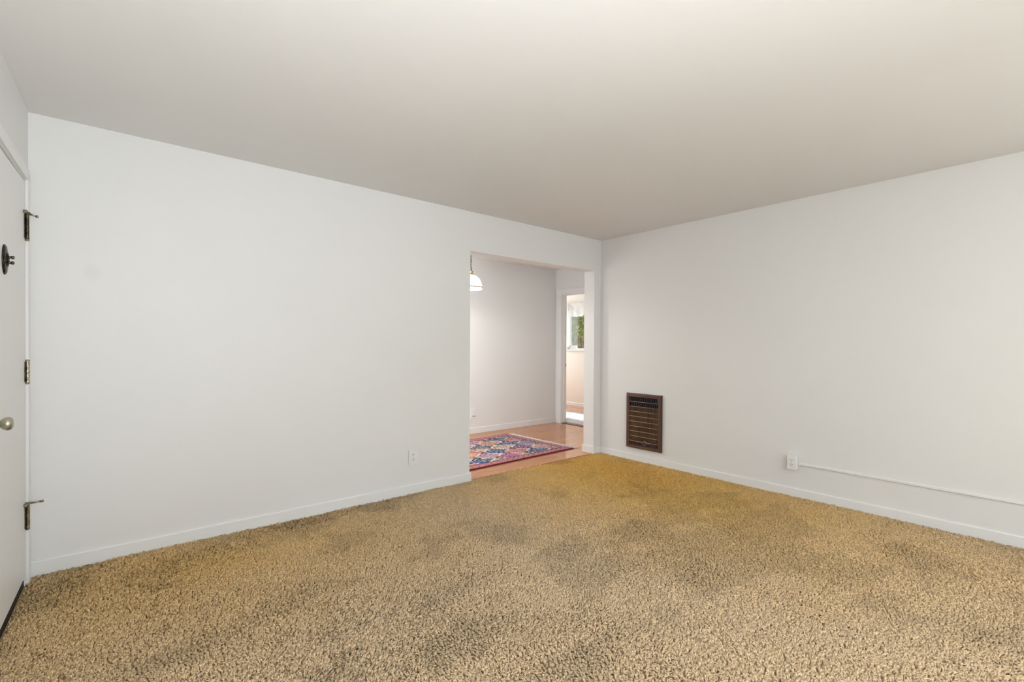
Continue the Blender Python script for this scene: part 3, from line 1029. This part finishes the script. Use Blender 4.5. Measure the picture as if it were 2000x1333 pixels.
# control dial and valve box behind the lower grille
bm = bmesh.new()
dy = -0.010
lathe(bm, [(0.0165, -0.0065), (0.0165, -0.018), (0.0195, -0.0205), (0.0225, -0.018), (0.0225, -0.0065)], 28, (0, dy, iz0 + 0.030), 'x')
bmesh.ops.delete(bm, geom=[f for f in bm.faces if len(f.verts) > 4], context='FACES')
dl = obj('control_dial', bm, m_wire, ht, smooth=True)
bm = bmesh.new()
lathe(bm, [(0.0160, -0.0062), (0.0160, -0.013), (0.012, -0.0145), (0.0001, -0.0150)], 24, (0, dy, iz0 + 0.030), 'x')
obj('dial_face', bm, m_black, dl)
dl['label'] = 'round metal control dial'
obj('valve_box', boxes((-0.018, -0.0061, -0.155, -0.075, iz0 + 0.004, iz0 + 0.062)), m_louver, ht, bevel=0.003)
bm = bmesh.new()
tube(bm, [(-0.012, 0.165, iz0 + 0.035), (-0.012, 0.03, iz0 + 0.033), (-0.013, 0.012, iz0 + 0.030)], 0.0035, 8)
tube(bm, [(-0.012, -0.032, iz0 + 0.030), (-0.012, -0.075, iz0 + 0.032)], 0.0035, 8)
obj('gas_pipe', bm, m_wire, ht, smooth=True)

# ------------------------------------------------------------------ outlets
def receptacle(par, m, x_face, cz, place):
    """one socket face: rounded body with two slots and a ground hole; place(u, v, w) maps across, up, out"""
    bm = bmesh.new()
    n = 24
    ring0, ring1 = [], []
    for k_ in range(n):
        a = 2 * math.pi * k_ / n
        u = 0.0172 * math.cos(a)
        v = max(-0.0125, min(0.0125, 0.0172 * math.sin(a)))
        ring0.append(bm.verts.new(place(u, cz + v, x_face - 0.001)))
        ring1.append(bm.verts.new(place(u * 0.97, cz + v * 0.97, x_face + 0.0018)))
    for k_ in range(n):
        bm.faces.new((ring0[k_], ring0[(k_ + 1) % n], ring1[(k_ + 1) % n], ring1[k_]))
    bm.faces.new(ring1)
    r_ = obj('receptacle', bm, m, par)
    bm = bmesh.new()
    for u, hw, v0, v1 in ((-0.0064, 0.0014, -0.001, 0.0085), (0.0064, 0.0014, 0.0, 0.0075)):
        vs_ = []
        for w in (x_face + 0.0008, x_face + 0.0024):
            vs_.append([bm.verts.new(place(u + su * hw, cz + vv, w)) for su, vv in ((-1, v0), (1, v0), (1, v1), (-1, v1))])
        for i in range(4):
            bm.faces.new((vs_[0][i], vs_[0][(i + 1) % 4], vs_[1][(i + 1) % 4], vs_[1][i]))
        bm.faces.new(vs_[1])
    c_ = [bm.verts.new(place(0.0026 * math.cos(a * math.pi / 5), cz - 0.0072 + 0.0026 * math.sin(a * math.pi / 5), x_face + 0.0024)) for a in range(10)]
    c0 = [bm.verts.new(place(0.0026 * math.cos(a * math.pi / 5), cz - 0.0072 + 0.0026 * math.sin(a * math.pi / 5), x_face + 0.0008)) for a in range(10)]
    for i in range(10):
        bm.faces.new((c0[i], c0[(i + 1) % 10], c_[(i + 1) % 10], c_[i]))
    bm.faces.new(c_)
    obj('socket_slots', bm, m_slot, r_)


def screw(par, place, z, x_face):
    bm = bmesh.new()
    a_ = [bm.verts.new(place(0.003 * math.cos(a * math.pi / 5), z + 0.003 * math.sin(a * math.pi / 5), x_face - 0.0005)) for a in range(10)]
    b_ = [bm.verts.new(place(0.0026 * math.cos(a * math.pi / 5), z + 0.0026 * math.sin(a * math.pi / 5), x_face + 0.0011)) for a in range(10)]
    for i in range(10):
        bm.faces.new((a_[i], a_[(i + 1) % 10], b_[(i + 1) % 10], b_[i]))
    bm.faces.new(b_)
    obj('screw', bm, m_steel, par)


oa = tag(empty('wall_outlet', (1.884, YA, 0.294)), 'white duplex outlet low on the long wall left of the opening', 'outlet')
obj('cover_plate', boxes((-0.0425, 0.0425, -0.0085, -0.0030, -0.0625, 0.0625)), m_plastic, oa, bevel=0.0025, seg=3)
obj('plate_gap_shade', boxes((-0.039, 0.039, -0.0031, -0.0003, -0.059, 0.059)), m_slot, oa)  # dark inset standing in for the shade behind the plate edge
pA = lambda u, v, w: (u, -w, v)
receptacle(oa, m_plastic, 0.0085, 0.0195, pA)
receptacle(oa, m_plastic, 0.0085, -0.0195, pA)
screw(oa, pA, 0.0, 0.0085)

ob = tag(empty('surface_outlet', (XB, 1.505, 0.283)), 'white outlet on a deep surface box, right wall, at the end of the raceway', 'outlet')
obj('surface_box', boxes((-0.052, -0.0003, -0.0325, 0.0325, -0.056, 0.056)), m_plastic, ob, bevel=0.004, seg=3)
obj('cover_plate', boxes((-0.0585, -0.0515, -0.0355, 0.0355, -0.059, 0.059)), m_plastic, ob, bevel=0.003, seg=3)
pB = lambda u, v, w: (-w, -u, v)
receptacle(ob, m_plastic, 0.0585, 0.0195, pB)
receptacle(ob, m_plastic, 0.0585, -0.0195, pB)
screw(ob, pB, 0.0, 0.0585)

rw = tag(empty('cable_raceway', (XB, 1.46, 0.270)), 'thin white cable raceway running along the right wall from the surface outlet', 'raceway')
bm = bmesh.new()
rp = [(-0.0003, -0.0095), (-0.011, -0.0095), (-0.0135, -0.007), (-0.0135, 0.006), (-0.010, 0.0095), (-0.0003, 0.0095)]
extrude_profile(bm, rp, 0.012, -1.75, lambda a, b, t: (a, t, b))
obj('raceway_cover', bm, m_trim, rw)
obj('end_fitting', boxes((-0.0155, -0.0003, -0.006, 0.0118, -0.0115, 0.0115)), m_plastic, rw, bevel=0.002)

wp = tag(empty('wall_plate', (3.790, YD, 0.282)), 'white wall plate on the dining room wall beside the edge of the opening', 'wall plate')
obj('cover_plate', boxes((-0.044, 0.044, -0.007, -0.0003, -0.070, 0.070)), m_plastic, wp, bevel=0.003, seg=3)
obj('jack_insert', boxes((-0.016, 0.020, -0.0095, -0.0065, -0.030, 0.042)), m_plastic, wp, bevel=0.001)
obj('jack_slot', boxes((-0.014, 0.036, -0.0085, -0.0068, -0.047, -0.040)), m_slot, wp)

# ------------------------------------------------------------------ pendant lamp in the dining room
LX, LY = 3.118, 4.503
lp = tag(empty('pendant_lamp', (LX, LY, 0)), 'lit white glass dome pendant lamp on a brass chain in the dining room', 'lamp')
RIM, R0 = 1.868, 0.132
bm = bmesh.new()
prof = [(R0 - 0.004, RIM), (R0, RIM + 0.004), (R0 - 0.001, RIM + 0.022)]
for i in range(1, 13):
    a = i / 12 * math.pi / 2 * 0.93
    prof.append((max(0.026, (R0 - 0.002) * math.cos(a) ** 0.92), RIM + 0.022 + 0.150 * math.sin(a)))
inner = [(max(0.02, r_ - 0.004), z_ - 0.0015) for r_, z_ in prof[::-1]]
inner[-1] = (R0 - 0.008, RIM + 0.001)
rings = prof + inner
n = 48
vr = [[bm.verts.new((r_ * math.cos(2 * math.pi * k_ / n), r_ * math.sin(2 * math.pi * k_ / n), z_)) for k_ in range(n)] for r_, z_ in rings]
for i in range(len(vr)):
    a_, b_ = vr[i], vr[(i + 1) % len(vr)]
    for k_ in range(n):
        bm.faces.new((a_[k_], a_[(k_ + 1) % n], b_[(k_ + 1) % n], b_[k_]))
obj('glass_shade', bm, m_shade, lp, smooth=True)
bm = bmesh.new()
lathe(bm, [(R0 + 0.0005, RIM + 0.020), (R0 + 0.0030, RIM + 0.021), (R0 + 0.0030, RIM + 0.029), (R0 - 0.0005, RIM + 0.031)], 48)
bmesh.ops.delete(bm, geom=[f for f in bm.faces if len(f.verts) > 4], context='FACES')
bd = obj('rim_band', bm, m_brass_worn, lp, smooth=True)
bd['label'] = 'dark brass rim band'
ztop = RIM + 0.022 + 0.150
bm = bmesh.new()
lathe(bm, [(0.034, ztop - 0.006), (0.036, ztop - 0.001), (0.031, ztop + 0.008), (0.024, ztop + 0.013), (0.022, ztop + 0.028), (0.028, ztop + 0.033),
           (0.026, ztop + 0.040), (0.012, ztop + 0.050), (0.006, ztop + 0.060), (0.0001, ztop + 0.061)], 28)
obj('brass_cap', bm, m_brass, lp, smooth=True)
bm = bmesh.new()
lathe(bm, [(0.0001, RIM + 0.050), (0.018, RIM + 0.054), (0.029, RIM + 0.068), (0.028, RIM + 0.082), (0.015, RIM + 0.110), (0.013, RIM + 0.150)], 20)
obj('bulb', bm, m_bulb, lp, smooth=True)

pt = bpy.data.lights.new('pendant_bulb_light', 'POINT')
pt.energy = 16
pt.color = (1.0, 0.96, 0.90)
pt.shadow_soft_size = 0.02
po = bpy.data.objects.new('pendant_bulb_light', pt)
COL.objects.link(po)
po.parent = lp
po.location = (0, 0, RIM + 0.022)


def torus_link(bm, c, ln, rad, wire, turn, n=14, q=6):
    rr = []
    for k_ in range(n):
        a = 2 * math.pi * k_ / n
        u, v = rad * math.cos(a), (ln / 2) * math.sin(a)
        t = Vector((-rad * math.sin(a), ln / 2 * math.cos(a)))
        t.normalize()
        nrm = Vector((t.y, -t.x))
        ring = []
        for j in range(q):
            b = 2 * math.pi * j / q
            du, dv, dw = nrm.x * wire * math.cos(b), nrm.y * wire * math.cos(b), wire * math.sin(b)
            uu, vv, ww = u + du, v + dv, dw
            ring.append(bm.verts.new((c[0] + uu * math.cos(turn) - ww * math.sin(turn), c[1] + uu * math.sin(turn) + ww * math.cos(turn), c[2] + vv)))
        rr.append(ring)
    for k_ in range(n):
        for j in range(q):
            bm.faces.new((rr[k_][j], rr[k_][(j + 1) % q], rr[(k_ + 1) % n][(j + 1) % q], rr[(k_ + 1) % n][j]))


bm = bmesh.new()
z_ = ztop + 0.070
torus_link(bm, (0, 0, z_), 0.032, 0.011, 0.0028, math.radians(-40))
z_ += 0.028
i = 0
while z_ < 2.395:
    torus_link(bm, (0, 0, z_ + 0.006), 0.036, 0.0085, 0.0024, math.radians(50 + 90 * (i % 2)))
    z_ += 0.0285
    i += 1
obj('chain', bm, m_brass_dark, lp, smooth=True)
bm = bmesh.new()
zz = ztop + 0.058
pts = [(0.006 * math.sin(k_ * 1.3), 0.006 * math.cos(k_ * 1.3), zz + k_ * (2.41 - zz) / 20) for k_ in range(21)]
tube(bm, pts, 0.0026, 6)
obj('cord', bm, m_brass_dark, lp, smooth=True)
bm = bmesh.new()
lathe(bm, [(0.0001, 2.392), (0.012, 2.394), (0.030, 2.404), (0.058, 2.418), (0.062, 2.434), (0.062, 2.4357)], 28)
obj('ceiling_rose', bm, m_brass, lp, smooth=True)

# ------------------------------------------------------------------ patterned rug
rug = tag(empty('area_rug', (4.168, 3.868, 0), math.radians(2.0)), 'patterned rug with coloured diamond panels and cream fringe on the laminate floor', 'rug')
RL, RW, RT = 1.78, 1.185, 0.0115             # length (to -x), width (to +y), thickness
PAL = {
    'navy': (0.022, 0.060, 0.135), 'dark': (0.03, 0.045, 0.045), 'salmon': (0.60, 0.29, 0.19), 'cream': (0.60, 0.50, 0.40),
    'blue': (0.22, 0.30, 0.46), 'plum': (0.20, 0.035, 0.14), 'pink': (0.60, 0.26, 0.27), 'pale': (0.62, 0.42, 0.40),
    'lilac': (0.45, 0.35, 0.42), 'rose': (0.38, 0.07, 0.17), 'sage': (0.20, 0.24, 0.17), 'white': (0.85, 0.78, 0.66), 'ink': (0.018, 0.016, 0.03)}
CELL = {(0, 0): 'navy', (0, 2): 'dark', (-1, 1): 'salmon', (1, 1): 'cream', (2, 2): 'navy', (1, 3): 'salmon', (3, 1): 'blue', (2, 0): 'plum',
        (3, -1): 'pale', (1, -1): 'pink', (2, -2): 'navy', (-1, -1): 'lilac', (0, -2): 'rose', (2, 4): 'dark', (3, 3): 'pink', (-1, 3): 'rose',
        (0, 4): 'lilac', (-2, 0): 'salmon', (-2, 2): 'navy', (-2, -2): 'navy', (-3, 1): 'cream', (-3, -1): 'blue', (4, 0): 'lilac', (4, 2): 'rose',
        (4, -2): 'pale', (-3, 3): 'pink', (-4, 0): 'plum', (-4, 2): 'salmon', (3, -3): 'pink', (1, -3): 'salmon'}


def rug_color(wx, wy, s, t, rr):
    """wx, wy: floor position; s: distance in from the fringe end, t: from the front edge"""
    e = min(s, t, RW - t, RL - s)
    if e < 0.016:
        return (0.15, 0.010, 0.035) if min(t, RW - t) < 0.016 else (0.04, 0.015, 0.05)
    along = s if e in (t, RW - t) else t
    if e < 0.115:
        if 0.016 <= e < 0.024 or 0.104 < e:
            return PAL['ink'] if e > 0.104 else PAL['pale']
        ph = (along / 0.075) % 1.0
        q = (e - 0.064) / 0.040
        d = math.hypot((ph - 0.5) * 1.9, q)
        if abs(d - 0.62) < 0.10:
            return PAL['dark'] if rr < 0.5 else PAL['plum']
        if d < 0.30:
            return PAL['cream'] if d > 0.14 else PAL['navy']
        if d < 0.55 and rr < 0.25:
            return PAL['lilac']
        return PAL['pink'] if rr > 0.2 else PAL['rose']
    u, v = (wx - 3.33) / 0.205, (wy - 4.30) / 0.134
    best = None
    for i in range(math.floor(u) - 1, math.floor(u) + 3):
        for j in range(math.floor(v) - 1, math.floor(v) + 3):
            if (i + j) % 2 == 0:
                au, av = round(abs(u - i) * 7) / 7, round(abs(v - j) * 7) / 7      # stepped, as knots make it
                dd = au + av + 0.02 * abs(abs(u - i) - abs(v - j))
                if best is None or dd < best[0]:
                    best = (dd, i, j)
    dd, i, j = best
    if dd > 0.95 and abs(u - i) > abs(v - j) * 0.55:
        return PAL['white'] if rr < 0.65 else PAL['cream']
    if dd > 0.88:
        return PAL['ink'] if rr < 0.6 else PAL['sage']
    base = CELL.get((i, j), ('navy', 'salmon', 'cream', 'rose', 'blue')[(i * 3 + j * 5) % 5])
    du, dv = u - i, v - j
    a = math.atan2(dv, du)
    rad = math.hypot(du, dv)
    m1 = math.sin(4 * a + 6 * rad + i) * math.sin(10 * rad + 2 * math.sin(3 * a) + j)
    lightish = base in ('salmon', 'cream', 'pale', 'pink', 'lilac', 'blue')
    if m1 > 0.42:
        return PAL['rose'] if lightish and rr < 0.5 else (PAL['sage'] if lightish else PAL['lilac'])
    if m1 < -0.55:
        return PAL['blue'] if not lightish else (PAL['salmon'] if base != 'salmon' else PAL['cream'])
    if rr < 0.06:
        return PAL['white'] if not lightish else PAL['ink']
    return PAL[base]


def build_rug():
    nx, ny = 260, 172
    ca, sa_ = math.cos(math.radians(2.0)), math.sin(math.radians(2.0))
    verts, faces, cols = [], [], []
    for j in range(ny + 1):
        for i in range(nx + 1):
            x = -RL * i / nx
            y = RW * j / ny
            e = min(-x, y, RW - y, RL + x)
            verts.append((x, y, RT - (0.003 if e < 0.002 else 0) + random.uniform(-0.0004, 0.0004)))
    for j in range(ny):
        for i in range(nx):
            a = j * (nx + 1) + i
            faces.append((a, a + nx + 1, a + nx + 2, a + 1))
            x, y = -RL * (i + 0.5) / nx, RW * (j + 0.5) / ny
            wx, wy = 4.168 + x * ca - y * sa_, 3.868 + x * sa_ + y * ca
            c = rug_color(wx, wy, -x, y, random.random())
            k_ = random.uniform(0.86, 1.14)
            cols.append((c[0] * k_, c[1] * k_, c[2] * k_, 1.0))
    me = bpy.data.meshes.new('rug_pile')
    me.from_pydata(verts, [], faces)
    at = me.attributes.new('dye', 'FLOAT_COLOR', 'FACE')
    at.data.foreach_set('color', np.array(cols, np.float32).reshape(-1))
    me.materials.append(m_rug)
    o = bpy.data.objects.new('rug_pile', me)
    COL.objects.link(o)
    o.parent = rug
    o['kind'] = 'thing'


build_rug()
bm = bmesh.new()
for y0 in (0.0, RW):
    s_ = -1 if y0 == 0 else 1
    tube(bm, [(0.004, y0 + s_ * 0.001, RT * 0.55), (-RL, y0 + s_ * 0.001, RT * 0.55)], 0.0062, 8)
box(bm, -RL, 0.0, 0.002, RW - 0.002, 0.0006, RT - 0.004)
obj('edge_binding', bm, m_rug_edge, rug)
for end in (0, 1):
    bm = bmesh.new()
    for k_ in range(150):
        y = 0.004 + (RW - 0.008) * (k_ + random.uniform(0.2, 0.8)) / 150
        L = random.uniform(0.070, 0.092)
        dyy = random.uniform(-0.010, 0.010)
        s_ = 1 if end == 0 else -1
        x0 = 0.0 if end == 0 else -RL
        tube(bm, [(x0 - s_ * 0.004, y, 0.007), (x0 + s_ * L * 0.4, y + dyy * 0.3, 0.0052), (x0 + s_ * L, y + dyy, 0.0028)], [0.0032, 0.0030, 0.0018], 5)
    if end == 0:
        tube(bm, [(0.0, 0.004, 0.006), (0.045, -0.012, 0.004), (0.085, -0.014, 0.003), (0.10, -0.010, 0.003)], [0.003, 0.003, 0.003, 0.002], 6)
    f = obj('fringe', bm, m_fringe, rug)
    f['kind'] = 'stuff'
    f['label'] = 'cream cotton fringe'
